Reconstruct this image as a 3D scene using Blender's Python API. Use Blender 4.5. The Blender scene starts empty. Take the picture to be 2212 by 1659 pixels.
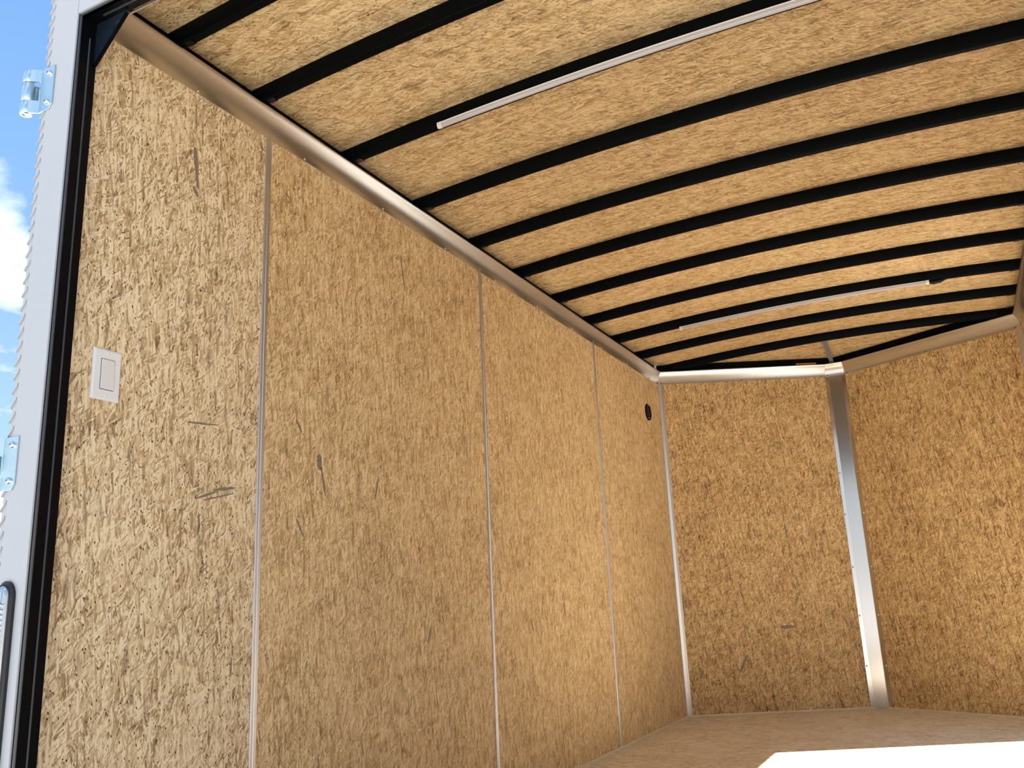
import bpy, bmesh, math, random
from mathutils import Vector, Matrix

# ------------------------------------------------------------------ constants
W, D, NOSE = 2.034, 3.536, 0.516          # inside width, length to the nose corners, nose depth
ZC = 1.999                                # lower edge of the cove trim
YR = -0.577                               # inner edge of the rear frame
YF = -0.630                               # rear face of the trailer
SEAM = 1.2192
C = bpy.context.scene.collection
scene = bpy.context.scene

# ------------------------------------------------------------------ camera
cam = bpy.data.objects.new('camera', bpy.data.cameras.new('camera'))
C.objects.link(cam)
yaw, pitch, roll = -0.467648, 0.249590, -0.046326
fw = Vector((math.sin(yaw) * math.cos(pitch), math.cos(yaw) * math.cos(pitch), math.sin(pitch)))
rt = Vector((math.cos(yaw), -math.sin(yaw), 0))
up = rt.cross(fw)
r2 = rt * math.cos(roll) + up * math.sin(roll)
u2 = -rt * math.sin(roll) + up * math.cos(roll)
m = Matrix.Identity(4)
for i in range(3):
    m[i][0], m[i][1], m[i][2] = r2[i], u2[i], -fw[i]
m.translation = Vector((1.58602, -1.67229, 0.68164))
cam.matrix_world = m
cam.data.sensor_fit = 'HORIZONTAL'
cam.data.sensor_width = 36.0
cam.data.lens = 1863.78 / 2212 * 36.0
cam.data.clip_start = 0.02
scene.camera = cam

# ------------------------------------------------------------------ sky, sun, exposure
CLOUD_SEED = 12.2
world = bpy.data.worlds.new('sky')
scene.world = world
world.use_nodes = True
wn, wl = world.node_tree.nodes, world.node_tree.links
wn.clear()
wout = wn.new('ShaderNodeOutputWorld')
wbg = wn.new('ShaderNodeBackground')
wtc = wn.new('ShaderNodeTexCoord')
wsep = wn.new('ShaderNodeSeparateXYZ')
wl.new(wtc.outputs['Generated'], wsep.inputs[0])
wr = wn.new('ShaderNodeValToRGB')
e = wr.color_ramp.elements
e[0].position, e[0].color = 0.0, (0.92, 0.95, 0.98, 1)
e[1].position, e[1].color = 0.75, (0.17, 0.40, 0.90, 1)
for pos, col in ((0.08, (0.74, 0.88, 0.98, 1)), (0.16, (0.51, 0.77, 0.98, 1)), (0.34, (0.34, 0.60, 0.97, 1)), (0.52, (0.26, 0.51, 0.95, 1))):
    k = e.new(pos); k.color = col
wl.new(wsep.outputs[2], wr.inputs[0])
# cloud layer: flat sheet seen in perspective, so it thickens towards the horizon
wadd = wn.new('ShaderNodeMath'); wadd.operation = 'ADD'; wadd.inputs[1].default_value = 0.22
wl.new(wsep.outputs[2], wadd.inputs[0])
wmx = wn.new('ShaderNodeMath'); wmx.operation = 'MAXIMUM'; wmx.inputs[1].default_value = 0.05
wl.new(wadd.outputs[0], wmx.inputs[0])
wdx = wn.new('ShaderNodeMath'); wdx.operation = 'DIVIDE'
wl.new(wsep.outputs[0], wdx.inputs[0]); wl.new(wmx.outputs[0], wdx.inputs[1])
wdy = wn.new('ShaderNodeMath'); wdy.operation = 'DIVIDE'
wl.new(wsep.outputs[1], wdy.inputs[0]); wl.new(wmx.outputs[0], wdy.inputs[1])
wcb = wn.new('ShaderNodeCombineXYZ')
wl.new(wdx.outputs[0], wcb.inputs[0]); wl.new(wdy.outputs[0], wcb.inputs[1])
wcb.inputs[2].default_value = CLOUD_SEED
wno = wn.new('ShaderNodeTexNoise')
wno.inputs['Scale'].default_value = 2.1
wno.inputs['Detail'].default_value = 7.0
wno.inputs['Roughness'].default_value = 0.58
wl.new(wcb.outputs[0], wno.inputs[0])
wcr = wn.new('ShaderNodeValToRGB')
wcr.color_ramp.elements[0].position = 0.50
wcr.color_ramp.elements[1].position = 0.66
wl.new(wno.outputs[0], wcr.inputs[0])
wmix = wn.new('ShaderNodeMixRGB')
wmix.inputs[2].default_value = (1.75, 1.78, 1.80, 1)
wl.new(wcr.outputs[0], wmix.inputs[0])
wl.new(wr.outputs[0], wmix.inputs[1])
wl.new(wmix.outputs[0], wbg.inputs[0])
wbg.inputs[1].default_value = 0.585
wl.new(wbg.outputs[0], wout.inputs[0])

sun = bpy.data.objects.new('sun', bpy.data.lights.new('sun', 'SUN'))
C.objects.link(sun)
SUN_DIR = Vector((1.392, 0.711, 1.85)).normalized()   # towards the sun, in through the side door
sun.rotation_euler = SUN_DIR.to_track_quat('Z', 'Y').to_euler()
sun.data.energy = 17.5
sun.data.angle = 0.0093
sun.data.color = (1.0, 0.91, 0.77)

scene.view_settings.view_transform = 'Standard'
scene.view_settings.look = 'None'
scene.view_settings.gamma = 1.0
scene.view_settings.use_curve_mapping = False
scene.view_settings.exposure = 0.84
scene.cycles.diffuse_bounces = 4
scene.cycles.glossy_bounces = 6
scene.cycles.max_bounces = 10
scene.cycles.use_adaptive_sampling = True
scene.cycles.adaptive_threshold = 0.04

# ------------------------------------------------------------------ materials
def newmat(name):
    mt = bpy.data.materials.new(name)
    mt.use_nodes = True
    nt = mt.node_tree
    return mt, nt, nt.nodes['Principled BSDF']


def plain(name, col, rough=0.5, metal=0.0, spec=0.5, noise=0.0, nscale=40, coat=0.0):
    mt, nt, b = newmat(name)
    b.inputs['Base Color'].default_value = (*col, 1)
    b.inputs['Roughness'].default_value = rough
    b.inputs['Metallic'].default_value = metal
    b.inputs['Specular IOR Level'].default_value = spec
    b.inputs['Coat Weight'].default_value = coat
    if noise:
        tc = nt.nodes.new('ShaderNodeTexCoord')
        no = nt.nodes.new('ShaderNodeTexNoise')
        no.inputs['Scale'].default_value = nscale
        no.inputs['Detail'].default_value = 4
        nt.links.new(tc.outputs['Object'], no.inputs[0])
        mr = nt.nodes.new('ShaderNodeMapRange')
        mr.inputs['To Min'].default_value = max(0.0, rough - noise)
        mr.inputs['To Max'].default_value = min(1.0, rough + noise)
        nt.links.new(no.outputs[0], mr.inputs[0])
        nt.links.new(mr.outputs[0], b.inputs['Roughness'])
        mx = nt.nodes.new('ShaderNodeMixRGB')
        mx.blend_type = 'MULTIPLY'
        mx.inputs[0].default_value = 1
        mx.inputs[1].default_value = (*col, 1)
        m2 = nt.nodes.new('ShaderNodeMapRange')
        m2.inputs['To Min'].default_value = 1 - noise * 0.6
        m2.inputs['To Max'].default_value = 1.0
        nt.links.new(no.outputs[0], m2.inputs[0])
        nt.links.new(m2.outputs[0], mx.inputs[2])
        nt.links.new(mx.outputs[0], b.inputs['Base Color'])
    return mt


def osb(name, tint=(1, 1, 1), contrast=1.0, pits=0.985, size=1.0, lift=0.0, grey=0.985, spread=1.0):
    """strand board: several layers of long random flakes, grain, pits and a few grey strands (UV in metres, strands along V)"""
    mt, nt, b = newmat(name)
    N, L = nt.nodes, nt.links
    uv = N.new('ShaderNodeUVMap').outputs[0]

    def math_(op, a, c, clamp=False):
        n = N.new('ShaderNodeMath'); n.operation = op; n.use_clamp = clamp
        for i, v in enumerate((a, c)):
            if isinstance(v, (int, float)):
                n.inputs[i].default_value = v
            else:
                L.new(v, n.inputs[i])
        return n.outputs[0]

    def noise(vec, scale, detail=2, rough=0.5):
        n = N.new('ShaderNodeTexNoise'); n.noise_dimensions = '2D'
        n.inputs['Scale'].default_value = scale
        n.inputs['Detail'].default_value = detail
        n.inputs['Roughness'].default_value = rough
        L.new(vec, n.inputs[0])
        return n
    # gentle swirl of the strand direction
    w1 = noise(uv, 14, 2)
    s1 = N.new('ShaderNodeVectorMath'); s1.operation = 'SUBTRACT'
    L.new(w1.outputs['Color'], s1.inputs[0]); s1.inputs[1].default_value = (0.5, 0.5, 0.5)
    s2 = N.new('ShaderNodeVectorMath'); s2.operation = 'SCALE'
    L.new(s1.outputs[0], s2.inputs[0]); s2.inputs['Scale'].default_value = 0.012
    w2 = noise(uv, 260, 2)
    s3 = N.new('ShaderNodeVectorMath'); s3.operation = 'SUBTRACT'
    L.new(w2.outputs['Color'], s3.inputs[0]); s3.inputs[1].default_value = (0.5, 0.5, 0.5)
    s4 = N.new('ShaderNodeVectorMath'); s4.operation = 'SCALE'
    L.new(s3.outputs[0], s4.inputs[0]); s4.inputs['Scale'].default_value = 0.0011
    a1 = N.new('ShaderNodeVectorMath'); L.new(uv, a1.inputs[0]); L.new(s2.outputs[0], a1.inputs[1])
    a2 = N.new('ShaderNodeVectorMath'); L.new(a1.outputs[0], a2.inputs[0]); L.new(s4.outputs[0], a2.inputs[1])
    vec = a2.outputs[0]

    def layer(angle, w, l, seed):
        r = N.new('ShaderNodeVectorRotate'); r.rotation_type = 'Z_AXIS'
        r.inputs['Angle'].default_value = math.radians(angle)
        L.new(vec, r.inputs[0])
        mp = N.new('ShaderNodeMapping')
        mp.inputs['Scale'].default_value = (1 / (w * size), 1 / (l * size), 1)
        mp.inputs['Location'].default_value = (seed * 3.7, seed * 1.9, 0)
        L.new(r.outputs[0], mp.inputs[0])
        v = N.new('ShaderNodeTexVoronoi'); v.voronoi_dimensions = '2D'
        v.inputs['Scale'].default_value = 1
        L.new(mp.outputs[0], v.inputs['Vector'])
        sp = N.new('ShaderNodeSeparateColor'); L.new(v.outputs['Color'], sp.inputs[0])
        return sp.outputs, v.outputs['Distance']

    def mixf(f, a, c):
        n = N.new('ShaderNodeMix'); n.data_type = 'FLOAT'
        L.new(f, n.inputs[0]); L.new(a, n.inputs[2]); L.new(c, n.inputs[3])
        return n.outputs[0]
    val = None
    for angle, w, l, th in ((6, .0018, .008, None), (-24, .0024, .014, .42), (20, .0028, .019, .50),
                            (-5, .0042, .036, .66), (50, .0024, .016, .86)):
        ch, dist = layer(angle * spread, w, l, abs(angle) + 1)
        shade = math_('SUBTRACT', ch[0], math_('MULTIPLY', math_('POWER', dist, 3.0), 0.5))
        if th is None:
            val = shade
        else:
            mk = math_('GREATER_THAN', ch[1], th)
            if angle == -5:
                red = math_('MULTIPLY', ch[2], mk)
            val = mixf(mk, val, shade)
    # fibre grain
    mpg = N.new('ShaderNodeMapping'); mpg.inputs['Scale'].default_value = (620, 75, 1)
    L.new(vec, mpg.inputs[0])
    g = noise(mpg.outputs[0], 1.0, 2, .6)
    big = noise(uv, 5.0, 2, .6)
    mid = noise(uv, 24.0, 3, .7)
    # thin dark gaps between strands: contour lines of a stretched noise
    mpl = N.new('ShaderNodeMapping'); mpl.inputs['Scale'].default_value = (150, 34, 1)
    L.new(vec, mpl.inputs[0])
    gap = noise(mpl.outputs[0], 1.0, 2, .7)
    gl = math_('ABSOLUTE', math_('SUBTRACT', gap.outputs[0], .47), 0)
    gl = math_('MULTIPLY', math_('SUBTRACT', 1.0, math_('MULTIPLY', gl, 30.0, True), True), math_('MULTIPLY', math_('SUBTRACT', mid.outputs[0], .40), 2.2, True), True)
    v0 = math_('MULTIPLY', math_('SUBTRACT', val, 0.5), 0.62 * contrast)
    v1 = math_('ADD', v0, math_('MULTIPLY', math_('SUBTRACT', g.outputs[0], .5), 0.62))
    v2 = math_('ADD', v1, math_('MULTIPLY', math_('SUBTRACT', big.outputs[0], .5), 0.30))
    v2 = math_('ADD', v2, math_('MULTIPLY', math_('SUBTRACT', mid.outputs[0], .5), 0.60 * contrast))
    v2 = math_('SUBTRACT', v2, math_('MULTIPLY', gl, 0.42 * contrast))
    v3 = math_('ADD', v2, 0.55 + lift, True)
    cr = N.new('ShaderNodeValToRGB')
    e = cr.color_ramp.elements
    e[0].position, e[0].color = 0.0, (0.10, 0.058, 0.030, 1)
    e[1].position, e[1].color = 1.0, (0.86, 0.72, 0.50, 1)
    for pos, col in ((.2, (.26, .165, .085, 1)), (.4, (.45, .31, .168, 1)), (.6, (.60, .44, .26, 1)), (.8, (.73, .57, .36, 1))):
        k = e.new(pos); k.color = col
    L.new(v3, cr.inputs[0])
    col = cr.outputs[0]

    def mixc(f, a, c, blend='MIX'):
        n = N.new('ShaderNodeMixRGB'); n.blend_type = blend
        for i, v in ((0, f), (1, a), (2, c)):
            if isinstance(v, (int, float)):
                n.inputs[i].default_value = v
            elif isinstance(v, tuple):
                n.inputs[i].default_value = (*v, 1)
            else:
                L.new(v, n.inputs[i])
        return n.outputs[0]
    # reddish strands
    col = mixc(math_('MULTIPLY', math_('GREATER_THAN', red, .90), .30), col, (.42, .20, .075))
    # grey weathered strands
    ch, dist = layer(-4, .0065, .045, 55)
    col = mixc(math_('MULTIPLY', math_('GREATER_THAN', ch[0], grey), .42), col, (.15, .12, .085))
    # dark pits
    ch, dist = layer(-15, .0026, .0056, 33)
    pit = math_('MULTIPLY', math_('GREATER_THAN', ch[0], pits), math_('LESS_THAN', dist, .42))
    col = mixc(pit, col, (.035, .014, .008))
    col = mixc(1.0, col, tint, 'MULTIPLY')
    L.new(col, b.inputs['Base Color'])
    b.inputs['Roughness'].default_value = 0.62
    b.inputs['Specular IOR Level'].default_value = 0.3
    return mt


M = {}
M['osb_rear'] = osb('osb_pale_coarse', (1.02, 1.01, .98), 1.4, .974, 1.2, .235, .982)
M['osb_wall'] = osb('osb_wall', (1.0, .94, .81), 1.1, .994, 1.15, .185, .993)
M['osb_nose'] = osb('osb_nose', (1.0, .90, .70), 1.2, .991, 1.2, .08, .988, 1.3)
M['osb_ceil'] = osb('osb_ceiling', (1.0, .925, .77), 1.2, .996, 1.3, .215, .99)
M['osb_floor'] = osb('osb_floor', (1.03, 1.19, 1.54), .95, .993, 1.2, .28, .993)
M['edge'] = plain('raw_board_edge', (.80, .68, .48), .8, noise=.2, nscale=90)
M['alu'] = plain('mill_aluminium', (.67, .645, .61), .30, 1.0)
M['alu_bright'] = plain('bright_aluminium', (.60, .575, .56), .19, 1.0)
M['alu_strip'] = plain('strip_aluminium', (.66, .65, .66), .38, 1.0)
M['black'] = plain('black_steel', (.0016, .0024, .0032), .42, 0, .055)
M['black_gloss'] = plain('black_frame_paint', (.002, .0025, .004), .28, 0, .14)
M['sheen'] = plain('glossy_black_plate', (.010, .016, .028), .16, 0, .9)
M['ridge'] = plain('highlight_edge_grey', (.035, .04, .045), .28, 0, .7)  # black lifted to glossy grey, so ridges and seals show as highlight lines
M['rubber'] = plain('black_rubber', (.012, .012, .013), .6)
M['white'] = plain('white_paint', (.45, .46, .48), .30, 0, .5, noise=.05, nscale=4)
M['white_plastic'] = plain('white_plastic', (.80, .80, .81), .35)
M['white_key'] = plain('rocker_plastic', (.76, .74, .735), .35)
M['zinc'] = plain('zinc_plated', (.58, .72, .78), .33, 1.0, noise=.06, nscale=60)
M['screw'] = plain('screw_steel', (.70, .70, .68), .25, 1.0)
M['dark_screw'] = plain('dark_screw', (.16, .14, .12), .4, 1.0)
M['diffuser'] = plain('milky_diffuser', (.52, .49, .49), .22, 0, .5, coat=.4)
M['strap'] = plain('galvanised_strap', (.20, .20, .20), .5, .6)
M['orange'] = plain('orange_plastic', (.55, .16, .03), .4)
M['lens'] = plain('clear_lens', (.55, .57, .60), .10, .9, noise=.1, nscale=160)
M['bezel'] = plain('dark_bezel', (.012, .012, .014), .35)
M['concrete'] = plain('concrete', (.30, .305, .31), .9, noise=.1, nscale=3)
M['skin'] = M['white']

# ------------------------------------------------------------------ mesh helpers
class MB:
    def __init__(self):
        self.v, self.f, self.uv = [], [], []

    def face(self, pts, uvs=None):
        i = len(self.v)
        self.v += [tuple(p) for p in pts]
        self.f.append(tuple(range(i, i + len(pts))))
        self.uv += list(uvs) if uvs else [(p[0] + p[2] * .37, p[1] + p[2] * .61) for p in pts]

    def box(self, x0, x1, y0, y1, z0, z1):
        a = lambda x, y, z: (x, y, z)
        self.face([a(x0, y0, z0), a(x0, y1, z0), a(x1, y1, z0), a(x1, y0, z0)])
        self.face([a(x0, y0, z1), a(x1, y0, z1), a(x1, y1, z1), a(x0, y1, z1)])
        self.face([a(x0, y0, z0), a(x1, y0, z0), a(x1, y0, z1), a(x0, y0, z1)])
        self.face([a(x1, y0, z0), a(x1, y1, z0), a(x1, y1, z1), a(x1, y0, z1)])
        self.face([a(x1, y1, z0), a(x0, y1, z0), a(x0, y1, z1), a(x1, y1, z1)])
        self.face([a(x0, y1, z0), a(x0, y0, z0), a(x0, y0, z1), a(x0, y1, z1)])
        return self

    def slab(self, P, U, V, N, ul, vl, t, off=(0, 0)):
        """board whose front face has its corner at P, runs ul along U and vl along V, t thick behind the face (against N)"""
        P, U, V, N = Vector(P), Vector(U), Vector(V), Vector(N)
        q = [(0, 0), (ul, 0), (ul, vl), (0, vl)]
        F = [P + U * a + V * b_ for a, b_ in q]
        B = [p - N * t for p in F]
        uv = [(a + off[0], b_ + off[1]) for a, b_ in q]
        flip = U.cross(V).dot(N) < 0
        o = (lambda l: list(reversed(l))) if flip else (lambda l: l)
        self.face(o(F), o(uv))
        self.face(o(list(reversed(B))), o(list(reversed(uv))))
        for i in range(4):
            j = (i + 1) % 4
            self.face(o([F[i], B[i], B[j], F[j]]), o([uv[i], (uv[i][0] + t, uv[i][1]), (uv[j][0] + t, uv[j][1]), uv[j]]))
        return self

    def rings(self, rings, closed=True, cap=True):
        n = len(rings[0])
        for a, b_ in zip(rings[:-1], rings[1:]):
            rng = range(n) if closed else range(n - 1)
            for i in rng:
                j = (i + 1) % n
                self.face([a[i], a[j], b_[j], b_[i]])
        if cap and closed:
            self.face(list(reversed(rings[0])))
            self.face(rings[-1])
        return self

    def tube(self, pts, r, seg=10):
        pts = [Vector(p) for p in pts]
        rr = r if isinstance(r, (list, tuple)) else [r] * len(pts)
        out = []
        for i, p in enumerate(pts):
            t = (pts[min(i + 1, len(pts) - 1)] - pts[max(i - 1, 0)]).normalized()
            ref = Vector((0, 0, 1)) if abs(t.z) < .9 else Vector((1, 0, 0))
            a = t.cross(ref).normalized(); b_ = t.cross(a)
            out.append([p + (a * math.cos(k * 2 * math.pi / seg) + b_ * math.sin(k * 2 * math.pi / seg)) * rr[i] for k in range(seg)])
        return self.rings(out)

    def dome(self, c, n, r, h, seg=10, flat=.4):
        """low screw head standing on c along n"""
        c, n = Vector(c), Vector(n).normalized()
        ref = Vector((0, 0, 1)) if abs(n.z) < .9 else Vector((1, 0, 0))
        a = n.cross(ref).normalized(); b_ = n.cross(a)
        out = []
        for rr, hh in ((r, 0), (r, h * .35), (r * .8, h * .8), (r * flat, h)):
            out.append([c + n * hh + (a * math.cos(k * 2 * math.pi / seg) + b_ * math.sin(k * 2 * math.pi / seg)) * rr for k in range(seg)])
        return self.rings(out)

    def build(self, name, mat, parent=None, smooth=False, bevel=0.0):
        me = bpy.data.meshes.new(name)
        me.from_pydata(self.v, [], self.f)
        ul = me.uv_layers.new(name='UVMap')
        for i, l in enumerate(me.loops):
            ul.data[i].uv = self.uv[l.vertex_index]
        bm = bmesh.new(); bm.from_mesh(me)
        bmesh.ops.remove_doubles(bm, verts=bm.verts, dist=1e-6)
        bmesh.ops.recalc_face_normals(bm, faces=bm.faces)
        if bevel:
            es = [ed for ed in bm.edges if len(ed.link_faces) == 2 and ed.calc_face_angle(0) > .6]
            bmesh.ops.bevel(bm, geom=es, offset=bevel, segments=2, affect='EDGES', profile=.6)
        bm.to_mesh(me); bm.free()
        me.materials.append(M[mat])
        if smooth:
            for p in me.polygons:
                p.use_smooth = True
            me.set_sharp_from_angle(angle=math.radians(40))
        o = bpy.data.objects.new(name, me)
        C.objects.link(o)
        if parent:
            o.parent = parent
        return o


def tag(o, label, cat=None, group=None, kind=None):
    o['label'] = label
    if cat: o['category'] = cat
    if group: o['group'] = group
    if kind: o['kind'] = kind
    return o


def empty(name):
    o = bpy.data.objects.new(name, None)
    o.empty_display_size = 0.05
    C.objects.link(o)
    return o


def struct(o, label, cat):
    return tag(o, label, cat, kind='structure')


_screw = {}


def screw(parent, c, n, r=.0045, h=.0025, mat='screw', name='screw'):
    """screws share mesh data per kind and direction"""
    key = (tuple(round(x, 3) for x in Vector(n).normalized()), r, h, mat)
    if key not in _screw:
        o = MB().dome((0, 0, 0), n, r, h).build(name, mat, parent, smooth=True)
        _screw[key] = o.data
    else:
        o = bpy.data.objects.new(name, _screw[key])
        C.objects.link(o)
        o.parent = parent
    o.location = c
    return o


def zb(x):                      # underside of the roof bows
    return 2.078 + 0.040 * (1 - ((x - W / 2) / (W / 2)) ** 2)


BH, BWD = 0.048, 0.025          # bow height and width

# ------------------------------------------------------------------ ground outside
g = MB(); g.box(-40, 40, -40, 40, -.62, -.52)
struct(g.build('ground', 'concrete'), 'pale concrete yard under and around the trailer', 'ground')

# ------------------------------------------------------------------ floor
fl = MB()
pts = [(0, YF), (W, YF), (W, D), (W / 2, D + NOSE), (0, D)]
top = [(x, y, 0) for x, y in pts]
bot = [(x, y, -.02) for x, y in pts]
uvp = [(y + 7.3, x + 3.1) for x, y in pts]
fl.face(top, uvp)
fl.face(list(reversed(bot)), list(reversed(uvp)))
for i in range(5):
    j = (i + 1) % 5
    fl.face([top[j], top[i], bot[i], bot[j]])
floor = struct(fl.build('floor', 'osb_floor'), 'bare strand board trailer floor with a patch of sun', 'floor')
un = MB()
un.box(-.07, W + .07, YF, D, -.16, -.021)
un.build('frame_rail', 'black', floor)

# ------------------------------------------------------------------ left wall
sk = MB(); sk.box(-.07, -.045, YF + .01, D, -.1, 2.17)
wall_left = struct(sk.build('wall_left', 'skin'), 'left trailer wall lined with four tall strand boards', 'wall')
ys = [YR - .03, 0, SEAM, 2 * SEAM, D]
for i in range(4):
    mt = 'osb_rear' if i == 0 else 'osb_wall'
    b = MB().slab((0, ys[i] + .002, .001), (0, 1, 0), (0, 0, 1), (1, 0, 0), ys[i + 1] - ys[i] - .004, 2.06, .012, (i * 5.1 + 1.3, i * 2.7))
    o = b.build('wall_panel', mt, wall_left)
    if i == 0:
        o['label'] = 'paler, coarser strand board beside the rear door frame'
for y, z in ((-.071, .581), (.335, .318), (-.071, .18), (.335, .9), (.72, .318), (1.95, .32), (2.75, .35)):
    screw(wall_left, (0.0, y, z), (1, 0, 0), .0035, .0015)

M['strand'] = plain('weathered_strand', (.25, .20, .14), .7, noise=.25, nscale=300)


def strand(parent, P, U, V, N, a, b, w, bend=0.0):
    """thin weathered wood strand lying on a board from a to b (board coordinates)"""
    P, U, V, N = Vector(P), Vector(U), Vector(V), Vector(N)
    d = Vector((b[0] - a[0], b[1] - a[1])); n = Vector((-d.y, d.x)).normalized()
    rnd = random.Random(int((a[0] + a[1]) * 9973))
    lo, hi = [], []
    for i in range(9):
        t = i / 8
        c = Vector(a) + d * t + n * bend * math.sin(math.pi * t)
        h = w * .5 * (.35 + .65 * math.sin(math.pi * (.12 + .8 * t))) * rnd.uniform(.75, 1.15)
        k = rnd.uniform(-.12, .12) * w
        for lst, s_ in ((lo, -1), (hi, 1)):
            q = c + n * (k + s_ * h)
            lst.append(P + U * q.x + V * q.y)
    rings = [[l + N * .0002, l + N * .0006, h_ + N * .0006, h_ + N * .0002] for l, h_ in zip(lo, hi)]
    return MB().rings(rings).build('dark_strand', 'strand', parent)


STRANDS_LEFT = [((0.232, 1.117), (0.240, 1.074), 0.0284, 0),
                ((0.244, 1.081), (0.263, 1.002), 0.0122, 0),
                ((-0.205, 0.956), (-0.140, 0.978), 0.0079, 0),
                ((-0.152, 0.981), (-0.083, 0.992), 0.0102, 0),
                ((-0.182, 0.954), (-0.087, 0.978), 0.0056, 0),
                ((-0.262, 1.846), (-0.247, 1.740), 0.0182, 0),
                ((-0.261, 1.737), (-0.244, 1.716), 0.0153, 0),
                ((0.655, 1.871), (0.677, 1.754), 0.0152, 0),
                ((-0.242, 1.133), (-0.148, 1.141), 0.0069, 0),
                ((0.136, 1.204), (0.160, 1.169), 0.0115, 0),
                ((0.498, 1.011), (0.518, 1.084), 0.0142, 0),
                ((0.143, 0.931), (0.172, 0.883), 0.0090, 0),
                ((1.211, 1.061), (1.233, 0.966), 0.0110, 0),
                ((1.543, 0.607), (1.556, 0.576), 0.0165, 0),
                ((0.782, 0.571), (0.804, 0.628), 0.0165, 0),
                ((1.871, 0.681), (1.877, 0.623), 0.0197, 0),
                ((-0.076, 0.589), (-0.077, 0.547), 0.0060, 0)]
for a_, b_, w_, bd in STRANDS_LEFT:
    strand(wall_left, (0, 0, 0), (0, 1, 0), (0, 0, 1), (1, 0, 0), a_, b_, w_ * (.75 if a_[0] < .4 else .5), bd)

# ------------------------------------------------------------------ right wall with the side door opening
DY0, DY1, DZ = 2.25, 3.16, 1.85
sk = MB()
for y0, y1, z0, z1 in ((YF + .01, DY0, -.1, 2.17), (DY1, D, -.1, 2.17), (DY0, DY1, DZ, 2.17), (DY0, DY1, -.1, 0)):
    sk.box(W + .013, W + .07, y0, y1, z0, z1)
wall_right = struct(sk.build('wall_right', 'skin'), 'right trailer wall lined with strand board around the side door', 'wall')
for k, (y0, y1, z0, z1) in enumerate(((YR - .03, 0, 0, 2.06), (0, SEAM, 0, 2.06), (SEAM, DY0, 0, 2.06), (DY0, DY1, DZ, 2.06), (DY1, D, 0, 2.06))):
    MB().slab((W, y0 + .002, z0 + .001), (0, 1, 0), (0, 0, 1), (-1, 0, 0), y1 - y0 - .004, z1 - z0, .012, (k * 4.3 + 31, k * 3.1)).build('wall_panel', 'osb_wall', wall_right)

# ------------------------------------------------------------------ nose walls
A, Bp, E_ = Vector((0, D, 0)), Vector((W / 2, D + NOSE, 0)), Vector((W, D, 0))
for nm, p0, p1, lab, off in (('wall_front_left', A, Bp, 'left half of the V nose, strand board behind the centre strip', 50),
                             ('wall_front_right', Bp, E_, 'right half of the V nose, strand board in the darker corner', 63)):
    d = (p1 - p0); ln = d.length; d.normalize()
    nn = Vector((d.y, -d.x, 0))
    sk = MB().slab(p0 - nn * .03 + Vector((0, 0, -.1)), d, (0, 0, 1), nn, ln, 2.25, .03)
    w = struct(sk.build(nm, 'skin'), lab, 'wall')
    MB().slab(p0 + Vector((0, 0, .001)), d, (0, 0, 1), nn, ln, 2.085, .012, (off, off * .3)).build('wall_panel', 'osb_nose', w)
    if nm == 'wall_front_left':
        for a_, b_, w_ in (((.600, .476), (.684, .478), .022), ((.700, 1.088), (.705, .998), .012), ((.385, .327), (.336, .233), .016), ((.289, .384), (.293, .339), .012), ((.696, 1.594), (.747, 1.583), .008)):
            strand(w, p0, d, (0, 0, 1), nn, a_, b_, w_)
    for a, z in ((.42, .011), (.75, .012)):
        screw(w, p0 + d * a * ln + Vector((0, 0, z)), nn, .004, .002)

# ------------------------------------------------------------------ ceiling
NX = 24
ce = MB()
xs = [-.045 + (W + .09) * i / NX for i in range(NX + 1)]
def ceil_top(x): return zb(min(max(x, 0), W)) + BH
YS = [YF + .01, 0.6, 1.8, 3.0, 3.615]
for a in range(len(YS) - 1):
    for i in range(NX):
        q = [(xs[i], YS[a]), (xs[i + 1], YS[a]), (xs[i + 1], YS[a + 1]), (xs[i], YS[a + 1])]
        uv = [(y + 11.7, x + 5.2) for x, y in q]
        ce.face([(x, y, ceil_top(x)) for x, y in q], uv)
        ce.face([(x, y, ceil_top(x) + .012) for x, y in reversed(q)], list(reversed(uv)))
# nose part, dropping to the front walls
def nose_y(x): return max(3.62, D + NOSE * (1 - abs(x - W / 2) / (W / 2)) + .02)
for i in range(NX):
    for k in range(4):
        q = []
        for xx, kk in ((xs[i], k), (xs[i + 1], k), (xs[i + 1], k + 1), (xs[i], k + 1)):
            f = kk / 4
            y = 3.615 + (nose_y(xx) - 3.615) * f
            q.append((xx, y, ceil_top(xx) * (1 - f) + 2.122 * f))
        uv = [(p[1] + 11.7, p[0] + 5.2) for p in q]
        ce.face(q, uv)
        ce.face([(p[0], p[1], p[2] + .012) for p in reversed(q)], list(reversed(uv)))
ceiling = struct(ce.build('ceiling', 'osb_ceil', smooth=True), 'bowed strand board ceiling seen between the black roof bows', 'ceiling')
rf = MB()
rf.box(-.07, W + .07, YF + .01, D, 2.185, 2.20)
rp = [(-.07, D, 2.185), (W + .07, D, 2.185), (W / 2, D + NOSE + .06, 2.185)]
rf.face(rp); rf.face([(a, b, 2.2) for a, b, c in reversed(rp)])
rf.build('roof_skin', 'skin', ceiling)

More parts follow.
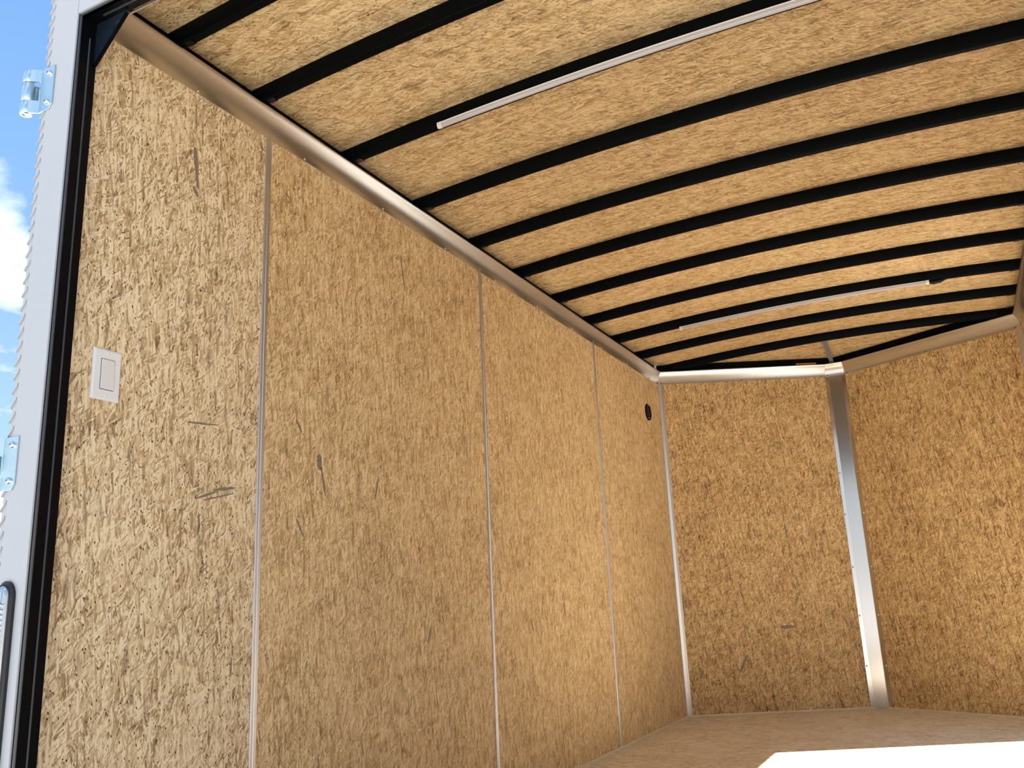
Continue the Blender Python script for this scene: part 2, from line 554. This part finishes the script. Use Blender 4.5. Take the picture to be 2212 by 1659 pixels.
# ------------------------------------------------------------------ roof bows
ord_ = ['first', 'second', 'third', 'fourth', 'fifth', 'sixth', 'seventh', 'eighth', 'ninth', 'tenth', 'eleventh']
bow_y = [-.355, -.060, .340, .751, 1.157, 1.548, 1.947, 2.351, 2.753, 3.153, 3.572]
extra = {2: ', carrying the near light strip', 8: ', carrying the far light strip', 10: ', last before the nose'}
RX = -0.0115
for k, y0 in enumerate(bow_y):
    rg = []
    for i in range(25):
        x = RX + (W - 2 * RX) * i / 24
        z = zb(x); c = .003
        rg.append([(x, y0, z + BH - .0005), (x, y0, z + c), (x, y0 + c * .4, z + c * .4), (x, y0 + c, z),
                   (x, y0 + BWD - c, z), (x, y0 + BWD, z + c), (x, y0 + BWD, z + BH - .0005)])
    o = MB().rings(rg).build('roof_bow', 'black', smooth=True)
    tag(o, '%s black steel roof bow from the rear door%s' % (ord_[k], extra.get(k, '')), 'roof beam', 'black roof bows under the ceiling')
    if k < 10:
        for xx in (.055, W - .055):           # end clips welded on the underside
            MB().box(xx - .012, xx + .012, y0 + .003, y0 + BWD - .003, zb(xx) - .003, zb(xx) + .002).build('end_clip', 'black_gloss', o)

# ------------------------------------------------------------------ trims
tn = [0]
def trim(o, label, cat='trim'):
    return struct(o, label, cat)


def trim_name():
    tn[0] += 1
    return 'trim_%d' % tn[0]


# H-strips over the board joints
names = ('nearest the rear door', 'in the middle of the left wall', 'nearest the nose')
for side in (0, 1):
    for k in range(3):
        if side and k == 2:
            continue
        y = SEAM * k + .0
        prof = [(-.011, 0), (-.011, .0022), (-.0095, .0032), (-.002, .0032), (-.0012, .0050), (.0012, .0050), (.002, .0032), (.0095, .0032), (.011, .0022), (.011, 0)]
        s = 1 if side == 0 else -1
        x0 = 0 if side == 0 else W
        rg = [[(x0 + s * h, y + a, z) for a, h in prof] for z in (.002, ZC + .02)]
        o = MB().rings(rg).build(trim_name(), 'alu_strip')
        trim(o, ('slim aluminium joint strip on the left wall, %s' % (('nearest the rear door', 'second from the rear door', 'nearest the nose')[k])) if side == 0
             else 'slim aluminium joint strip on the right wall, %s' % (('nearest the rear door', 'second from the rear door')[k]))

# corner angles where the side walls meet the nose
for s, x0, lab in ((1, 0.0, 'narrow aluminium corner angle between left wall and nose'), (-1, W, 'narrow aluminium corner angle between right wall and nose')):
    d = Vector((s * W / 2, NOSE, 0)).normalized()
    nn = Vector((s * d.y, -s * d.x, 0))
    if nn.y > 0: nn = -nn
    P = Vector((x0, D, 0))
    t = .003
    prof = [P + Vector((s * .0, -.010, 0)), P + Vector((s * t, -.010, 0)), P + Vector((s * t, -.002, 0)) + nn * t * .3,
            P + d * .030 + nn * t, P + d * .030]
    rg = [[(p.x, p.y, z) for p in prof] for z in (.002, ZC + .02)]
    trim(MB().rings(rg).build(trim_name(), 'alu_strip'), lab)

# wide centre strip at the point of the nose
cx, ay = W / 2, D + NOSE
sl = NOSE / (W / 2)
def wy(dx): return ay - abs(dx) * sl
prof = [(-.060, wy(.060) - .0005), (-.060, wy(.060) - .0035), (-.040, wy(.040) - .0045), (-.036, wy(.036) - .006), (.036, wy(.036) - .006), (.040, wy(.040) - .0045), (.060, wy(.060) - .0035), (.060, wy(.060) - .0005), (.0, ay - .002)]
strip = MB().rings([[(cx + a, y, z) for a, y in prof] for z in (.003, ZC + .03)]).build(trim_name(), 'alu_bright')
trim(strip, 'wide shiny aluminium strip down the point of the nose')
for z in (1.733, 1.380, 1.125, .806, .522, .236):
    for s in (-1, 1):
        screw(strip, (cx + s * .052, wy(.052) - .004, z), (s * .4, -1, 0), .0055, .004)
screw(strip, (cx + .06, wy(.06) - .004, .012), (.4, -1, 0), .0055, .004, 'dark_screw')

# cove trim round the top of the walls
cprof = [(.0008, 0.0), (.0030, .0003), (.0034, .012), (.0040, .0160), (.0052, .0240), (.0080, .0350), (.0122, .0460), (.0178, .0570), (.0240, .0660), (.0295, .0725), (.0300, .0760), (.0270, .0790)]
hw = .058
path = [Vector((0, YR + .004)), Vector((0, D)), Vector((cx - hw, wy(hw))), Vector((cx + hw, wy(hw))), Vector((W, D)), Vector((W, YR + .004))]
def inset(i, dd):
    """mitred offset of path vertex i to the inside"""
    def nrm(a, b):
        t = (b - a).normalized(); return Vector((t.y, -t.x))
    if i == 0: return path[0] + nrm(path[0], path[1]) * dd
    if i == len(path) - 1: return path[-1] + nrm(path[-2], path[-1]) * dd
    n1, n2 = nrm(path[i - 1], path[i]), nrm(path[i], path[i + 1])
    bis = (n1 + n2); return path[i] + bis * (dd / (1 + n1.dot(n2)))
clabs = ['long curved aluminium cove trim along the top of the left wall', 'curved aluminium cove trim over the left nose wall',
         'short bent cove piece above the centre strip', 'curved aluminium cove trim over the right nose wall', 'long curved aluminium cove trim along the top of the right wall']
for sgm in range(5):
    th = .0012 if sgm == 2 else 0
    rings = []
    nst = 1
    for i in (sgm, sgm + 1):
        front = [(*inset(i, a + th), ZC + h) for a, h in cprof]
        back = [(*inset(i, max(a - .0012, 0.0002) + th), ZC + h) for a, h in reversed(cprof)]
        rings.append(front + back)
    o = MB().rings(rings).build(trim_name(), 'alu', smooth=True)
    trim(o, clabs[sgm])
    a, b = path[sgm], path[sgm + 1]
    t = (b - a); ln = t.length; t.normalize(); nn = Vector((t.y, -t.x))
    if sgm == 0:
        ds = [y - a.y for y in (-.263, .152, .550, .952, 1.355, 1.755, 2.158, 2.556, 2.956, 3.36, D - .012)]
    elif sgm == 4:
        ds = [D - y for y in (-.263, .152, .550, .952, 1.355, 1.755, 2.158, 2.556, 2.956, 3.36, D - .012)]
    elif sgm == 2:
        ds = [.014]
    else:
        ds = [.02, ln / 2, ln - .03]
    for dd in ds:
        q = a + t * dd + nn * .0032
        screw(o, (q.x, q.y, ZC + .007), (nn.x, nn.y, 0), .0042, .0025, 'screw' if sgm == 0 and dd < 3.9 else 'dark_screw')

# black steel top rails behind the coves
for x0, x1, lab in ((-.04, -.012, 'black steel top rail behind the left cove'), (W + .012, W + .04, 'black steel top rail behind the right cove')):
    trim(MB().box(x0, x1, YR + .03, D, 2.062, 2.1245).build(trim_name(), 'black'), lab)
for p0, p1, lab in ((A, Bp, 'black steel angle over the left nose cove'), (Bp, E_, 'black steel angle over the right nose cove')):
    d = (p1 - p0).normalized(); nn = Vector((d.y, -d.x, 0))
    ln = (p1 - p0).length
    P = p0 + nn * .012 + Vector((0, 0, 2.055))
    o = MB().slab(P, d, (0, 0, 1), nn, ln, .0665, .02).build(trim_name(), 'black')
    trim(o, lab)

# pale strips where boards meet the floor, and the edge strip over the rear header
bb = MB().box(.0, .007, YR + .01, D - .004, .0, .008)
struct(bb.build('baseboard_left', 'edge'), 'thin raw wood edge along the foot of the left wall', 'baseboard')
for p0, p1, nm, lab in ((A, Bp, 'baseboard_front_left', 'thin raw wood edge along the foot of the left nose wall'), (Bp, E_, 'baseboard_front_right', 'thin raw wood edge along the foot of the right nose wall')):
    d = (p1 - p0).normalized(); nn = Vector((d.y, -d.x, 0)); ln = (p1 - p0).length
    struct(MB().slab(p0 + nn * .007 + d * .003, d, (0, 0, 1), nn, ln - .006, .008, .006).build(nm, 'edge'), lab, 'baseboard')
trim(MB().box(.12, W - .12, YR + .002, YR + .006, 1.9842, 1.9868).build(trim_name(), 'alu_strip'), 'thin white edge strip along the top of the rear opening')

# ------------------------------------------------------------------ rear door frame
HZ = 1.987
JX = 0.032
door = struct(empty('door_1'), 'rear door frame, black inside with white corner posts', 'door frame')
for s, xa in ((1, 0.0), (-1, W)):
    X = lambda a: xa + s * a
    def bx(a0, a1, y0, y1, z0, z1, name, mat, bevel=0.0, par=None):
        x0, x1 = sorted((X(a0), X(a1)))
        return MB().box(x0, x1, y0, y1, z0, z1).build(name, mat, par or door, bevel=bevel)
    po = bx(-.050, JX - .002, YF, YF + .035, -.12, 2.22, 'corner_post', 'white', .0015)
    jb = bx(-.012, JX, YF + .004, YR, -.02, HZ, 'door_jamb', 'black_gloss', .0008)
    sealp = MB().tube([(X(JX + .0008), YF + .0075, 0.0), (X(JX + .0008), YF + .0075, HZ - .001)], .0030, 8)
    sealp.build('rubber_seal', 'ridge', jb, smooth=True)
    rg = [[(X(JX - .0005), YR - .022, z), (X(JX + .0022), YR - .0205, z), (X(JX + .0022), YR - .0190, z), (X(JX - .0005), YR - .0185, z)] for z in (0, HZ - .045)]
    MB().rings(rg).build('jamb_ridge', 'ridge', jb)
    # gusset plate with folded edge in the upper corner
    y0, y1 = YR - .006, YR - .001
    tri = [(X(JX - .004), 1.882), (X(.132), HZ + .002), (X(JX - .004), HZ + .002)]
    gp = MB().rings([[(x, y, z) for x, z in tri] for y in (y0, y1)]).build('gusset', 'sheen', door)
    i0, i1 = Vector((X(JX), 0, 1.882)), Vector((X(.128), 0, 1.983))
    dv = (i1 - i0).normalized(); nv = Vector((dv.z, 0, -dv.x)) * s
    fl_ = MB()
    q = [i0, i1, i1 + nv * .004, i0 + nv * .004]
    fl_.rings([[(p.x, y, p.z) for p in q] for y in (y0 - .002, y1)])
    fl_.build('gusset_flange', 'black', gp)
    # tread plate edge along the outer corner
    tp = bx(-.0660, -.0508, YF + .003, YF + .012, -.12, 2.22, 'tread_strip', 'white')
    rib = None
    z = -.10
    while z < 2.20:
        rb = MB()
        q = [(X(-.0525), z + .013), (X(-.0515), z + .018), (X(-.0670), z + .002), (X(-.0685), z - .004)]
        if rib is None:
            rb.rings([[(x, y, zz - z) for x, zz in q] for y in (YF - .0005, YF + .006)])
            o = rb.build('tread_rib', 'white', tp); rib = o.data
        else:
            o = bpy.data.objects.new('tread_rib', rib); C.objects.link(o); o.parent = tp
        o.location = (0, 0, z)
        z += .0295
hd = MB().box(JX - .03, W - JX + .03, YF + .004, YR, HZ, 2.11).build('header', 'black_gloss', door, bevel=.0008)
MB().tube([(JX, YF + .0075, HZ - .0008), (W - JX, YF + .0075, HZ - .0008)], .0030, 8).build('rubber_seal', 'ridge', hd, smooth=True)
MB().box(JX + .04, W - JX - .04, YR - .022, YR - .0185, HZ - .0022, HZ + .001).build('header_ridge', 'ridge', hd)
MB().box(JX - .001, W - JX + .001, YF, YF + .02, HZ, 2.22).build('header_face', 'white', door, bevel=.001)

# side door frame in the right wall
door2 = struct(empty('door_2'), 'open side doorway in the right wall near the nose', 'door frame')
for y0, y1, z0, z1, nm in ((DY0 - .03, DY0 + .001, 0, DZ + .03, 'door_jamb'), (DY1 - .001, DY1 + .03, 0, DZ + .03, 'door_jamb'), (DY0 - .03, DY1 + .03, DZ - .001, DZ + .03, 'header'), (DY0, DY1, -.01, .003, 'threshold')):
    MB().box(W - .004, W + .078, y0, y1, z0, z1).build(nm, 'alu', door2)

# ------------------------------------------------------------------ light strips
LW = .015                       # strip light width


def light_strip(y0, dz, x0, x1, label, cable):
    root = empty('led_strip_light')
    base, lens = MB(), MB()
    rb, rl = [], []
    n = 30
    for i in range(n + 1):
        x = x0 + (x1 - x0) * i / n
        z = zb(x) + dz
        rb.append([(x, y0, z - .004), (x, y0 + LW, z - .004), (x, y0 + LW, z + .0), (x, y0, z)])
        arc = [(x, y0 + LW / 2 - (LW / 2 - .0002) * math.cos(t), z - .004 - .0130 * math.sin(t)) for t in [math.pi * k / 10 for k in range(11)]]
        rl.append(arc)
    base.rings(rb).build('base', 'white_plastic', root, smooth=True)
    lens.rings(rl).build('diffuser', 'diffuser', root, smooth=True)
    for xx, s in ((x0, -1), (x1, 1)):
        z = zb(xx) + dz
        rg = []
        for a, sc in ((-.003, 1.06), (.008, 1.06), (.012, .92)):
            rg.append([(xx + s * a, y0 + LW / 2 - LW / 2 * sc * math.cos(t), z - .0035 - .0135 * sc * math.sin(t)) for t in [math.pi * k / 10 for k in range(11)]]
                      + [(xx + s * a, y0 + LW / 2 + LW / 2 * sc, z + .0005), (xx + s * a, y0 + LW / 2 - LW / 2 * sc, z + .0005)])
        MB().rings(rg).build('end_cap', 'white_plastic', root, smooth=True)
    if cable:
        z = zb(x1) + dz
        MB().tube([(x1 + .008, y0 + .012, z - .010), (x1 + .03, y0 + .012, z - .016), (x1 + .06, y0 + .014, z - .013), (x1 + .085, y0 + .016, z - .004), (x1 + .12, y0 + .02, z + .001)], [.006, .007, .0065, .005, .003], 8).build('cable', 'rubber', root, smooth=True)
        MB().tube([(x1 + .008, y0 + .018, z - .006), (x1 + .05, y0 + .02, z - .006), (x1 + .10, y0 + .02, z - .001)], .004, 8).build('cable', 'rubber', root, smooth=True)
    tag(root, label, 'light', 'LED strip lights on the roof bows')


light_strip(.3245, .000, .375, 1.600, 'unlit white LED strip light on the third bow, the near one', False)
light_strip(2.750, -.0005, .400, 1.615, 'unlit white LED strip light on the ninth bow, with black cable end', True)

# ------------------------------------------------------------------ light switch
sw = empty('light_switch')
tag(sw, 'white rocker light switch on the pale board beside the rear door', 'light switch')
sy, sz = -.4715, 1.1985
def frus(mb, y0, y1, z0, z1, x0, x1, ins):
    mb.rings([[(x0, y0, z0), (x0, y1, z0), (x0, y1, z1), (x0, y0, z1)],
              [(x0 + (x1 - x0) * .5, y0, z0), (x0 + (x1 - x0) * .5, y1, z0), (x0 + (x1 - x0) * .5, y1, z1), (x0 + (x1 - x0) * .5, y0, z1)],
              [(x1, y0 + ins, z0 + ins), (x1, y1 - ins, z0 + ins), (x1, y1 - ins, z1 - ins), (x1, y0 + ins, z1 - ins)]])
    return mb
pl = frus(MB(), sy - .035, sy + .035, sz - .0565, sz + .0565, .0, .0062, .004).build('wall_plate', 'white_plastic', sw, bevel=.0006)
# dark joint round the rocker, then the rocker tilted on its pivot
MB().box(.0060, .00635, sy - .0172, sy + .0172, sz - .0342, sz + .0342).build('rocker_gap', 'bezel', sw)
rk = MB()
rk.rings([[(.0061, sy - .0162, sz - .0332), (.0061, sy + .0162, sz - .0332), (.0061, sy + .0162, sz + .0332), (.0061, sy - .0162, sz + .0332)],
          [(.0100, sy - .0160, sz - .0330), (.0100, sy + .0160, sz - .0330), (.0074, sy + .0160, sz + .0330), (.0074, sy - .0160, sz + .0330)]])
rk.build('rocker', 'white_key', sw, bevel=.0008)
for dz in (-.0465, .0465):
    so = screw(sw, (.0060, sy, sz + dz), (1, 0, 0), .0033, .0016, 'white_plastic')

# ------------------------------------------------------------------ round vent
vt = empty('wall_vent')
tag(vt, 'round black plastic vent on the left wall near the nose corner', 'vent')
vy, vz, vr = 3.281, 1.775, .052
def ring(x, r, n=28): return [(x, vy + r * math.cos(2 * math.pi * k / n), vz + r * math.sin(2 * math.pi * k / n)) for k in range(n)]
MB().rings([ring(.0, vr), ring(.004, vr), ring(.007, vr * .93), ring(.006, vr * .80), ring(.003, vr * .74)]).build('vent_ring', 'black', vt, smooth=True)
vp = MB().rings([ring(.001, vr * .72), ring(.0042, vr * .70), ring(.0050, vr * .2)]).build('vent_plate', 'rubber', vt, smooth=True)
for k in range(5):
    MB().box(.004, .0068, vy - .030, vy + .030, vz - .026 + k * .013 - .0022, vz - .026 + k * .013 + .0022).build('slat', 'black', vp)
for dz in (-.037, .042):
    screw(vt, (.0060, vy - .002, vz + dz), (1, 0, 0), .0052, .003)

# ------------------------------------------------------------------ hinges on the rear corner post
def hinge(zc, label):
    h = empty('door_hinge')
    H = .107
    ys_ = YF
    # fixed leaf, lying on the post and folded out to the barrel
    lf = MB()
    th = .0035
    q = [(-.0275, zc + H / 2), (-.0275, zc - H / 2 + .012), (-.036, zc - H / 2), (-.0705, zc - H / 2), (-.0705, zc + H / 2)]
    lf.rings([[(x, y, z) for x, z in q] for y in (ys_ - th, ys_ - .0002)])
    lf.build('leaf', 'zinc', h, bevel=.0008)
    for z0, z1 in ((zc + H / 2 - .030, zc + H / 2), (zc - H / 2, zc - H / 2 + .030)):   # knuckle arms
        q = [(-.0700, ys_ - .0002), (-.0700, ys_ - th), (-.080, ys_ - .012), (-.092, ys_ - .021), (-.094, ys_ - .018), (-.083, ys_ - .008)]
        MB().rings([[(x, y, z) for x, y in q] for z in (z0, z1)]).build('arm', 'zinc', h)
    bc = (-.099, ys_ - .0125)
    for z0, z1 in ((zc + H / 2 - .030, zc + H / 2), (zc - H / 2 + .0305, zc + H / 2 - .0305), (zc - H / 2, zc - H / 2 + .030)):
        n = 20
        mk = lambda r, z: [(bc[0] + r * math.cos(2 * math.pi * k / n), bc[1] + r * math.sin(2 * math.pi * k / n), z) for k in range(n)]
        MB().rings([mk(.0075, z0 + .002), mk(.0075, z0), mk(.0122, z0), mk(.0127, z0 + .0006), mk(.0127, z1 - .0006), mk(.0122, z1), mk(.0075, z1), mk(.0075, z1 - .002)]).build('knuckle', 'zinc', h, smooth=True)
    MB().tube([(*bc, zc - H / 2 + .006), (*bc, zc + H / 2 - .004)], .0072, 14).build('pin', 'dark_screw', h, smooth=True)
    # stub of the door-side leaf behind the barrel
    q = [(-.088, ys_ - .003), (-.086, ys_ + .004), (-.076, ys_ + .010), (-.078, ys_ + .013), (-.092, ys_ + .006), (-.096, ys_ - .002)]
    MB().rings([[(x, y, z) for x, y in q] for z in (zc - H / 2 + .034, zc + H / 2 - .034)]).build('door_leaf', 'zinc', h)
    for z in (zc + H / 2 - .017, zc - H / 2 + .019):
        so = MB().dome((-.043, ys_ - th, z), (0, -1, 0), .0068, .0058, 14).build('screw', 'screw', h, smooth=True)
        MB().dome((-.043, ys_ - th - .0056, z), (0, -1, 0), .0022, .0006, 6).build('screw_socket', 'dark_screw', so)
    tag(h, label, 'hinge', 'zinc hinges on the white corner post')


hinge(1.8235, 'upper zinc door hinge on the white corner post, against the sky')
hinge(.9920, 'lower zinc door hinge on the white corner post, above the tail light')

# ------------------------------------------------------------------ tail light
tl = empty('tail_light')
tag(tl, 'slim clear tail light in a dark bezel low on the corner post', 'tail light')
def stadium(x0, x1, z0, z1, y, n=12):
    r = (x1 - x0) / 2; c = (x0 + x1) / 2
    rz = r * 1.25
    return [(c + r * math.cos(math.pi * k / n), y, z1 - rz + rz * math.sin(math.pi * k / n)) for k in range(n + 1)] + \
           [(c - r * math.cos(math.pi * k / n), y, z0 + rz - rz * math.sin(math.pi * k / n)) for k in range(n + 1)]
tx0, tx1, tz0, tz1 = -.044, .006, .30, .766
MB().rings([stadium(tx0, tx1, tz0, tz1, YF + .001), stadium(tx0, tx1, tz0, tz1, YF - .006), stadium(tx0 + .004, tx1 - .004, tz0 + .005, tz1 - .005, YF - .009), stadium(tx0 + .006, tx1 - .006, tz0 + .008, tz1 - .008, YF - .006)]).build('bezel', 'bezel', tl, smooth=True)
ln_ = MB().rings([stadium(tx0 + .006, tx1 - .006, tz0 + .008, tz1 - .008, YF - .004), stadium(tx0 + .007, tx1 - .007, tz0 + .009, tz1 - .009, YF - .011), stadium(tx0 + .014, tx1 - .014, tz0 + .016, tz1 - .016, YF - .014)]).build('lens', 'lens', tl, smooth=True)
z = tz1 - .045
rib = None
while z > tz0 + .03:
    if rib is None:
        o = MB().tube([(tx0 + .012, YF - .0135, 0), ((tx0 + tx1) / 2, YF - .0155, .004), (tx1 - .012, YF - .0135, 0)], .0028, 8).build('lens_rib', 'lens', ln_, smooth=True)
        rib = o.data
    else:
        o = bpy.data.objects.new('lens_rib', rib); C.objects.link(o); o.parent = ln_
    o.location = (0, 0, z)
    z -= .0095

# ------------------------------------------------------------------ strap and orange marker at the nose
st = MB()
sp = [(W / 2 + .012, bow_y[10] + .012, zb(W / 2) - .001), (W / 2 + .002, 3.80, 2.106), (W / 2 - .006, 4.01, 2.085), (W / 2 - .006, 4.022, 2.074)]
st.rings([[(x - .013, y, z), (x + .013, y, z), (x + .013, y, z - .002), (x - .013, y, z - .002)] for x, y, z in sp])
o = st.build('tie_strap', 'strap')
tag(o, 'narrow grey steel strap from the last bow to the nose point', 'strap')
d = (Bp - A).normalized(); nn = Vector((d.y, -d.x, 0))
o = MB().slab(A + d * (.795 / (W / 2) * (Bp - A).length) + nn * .0165 + Vector((0, 0, 2.084)), d, (0, 0, 1), nn, .13, .010, .0045).build('marker_light', 'orange', bevel=.001)
tag(o, 'thin orange marker peeking over the left nose cove', 'marker light')
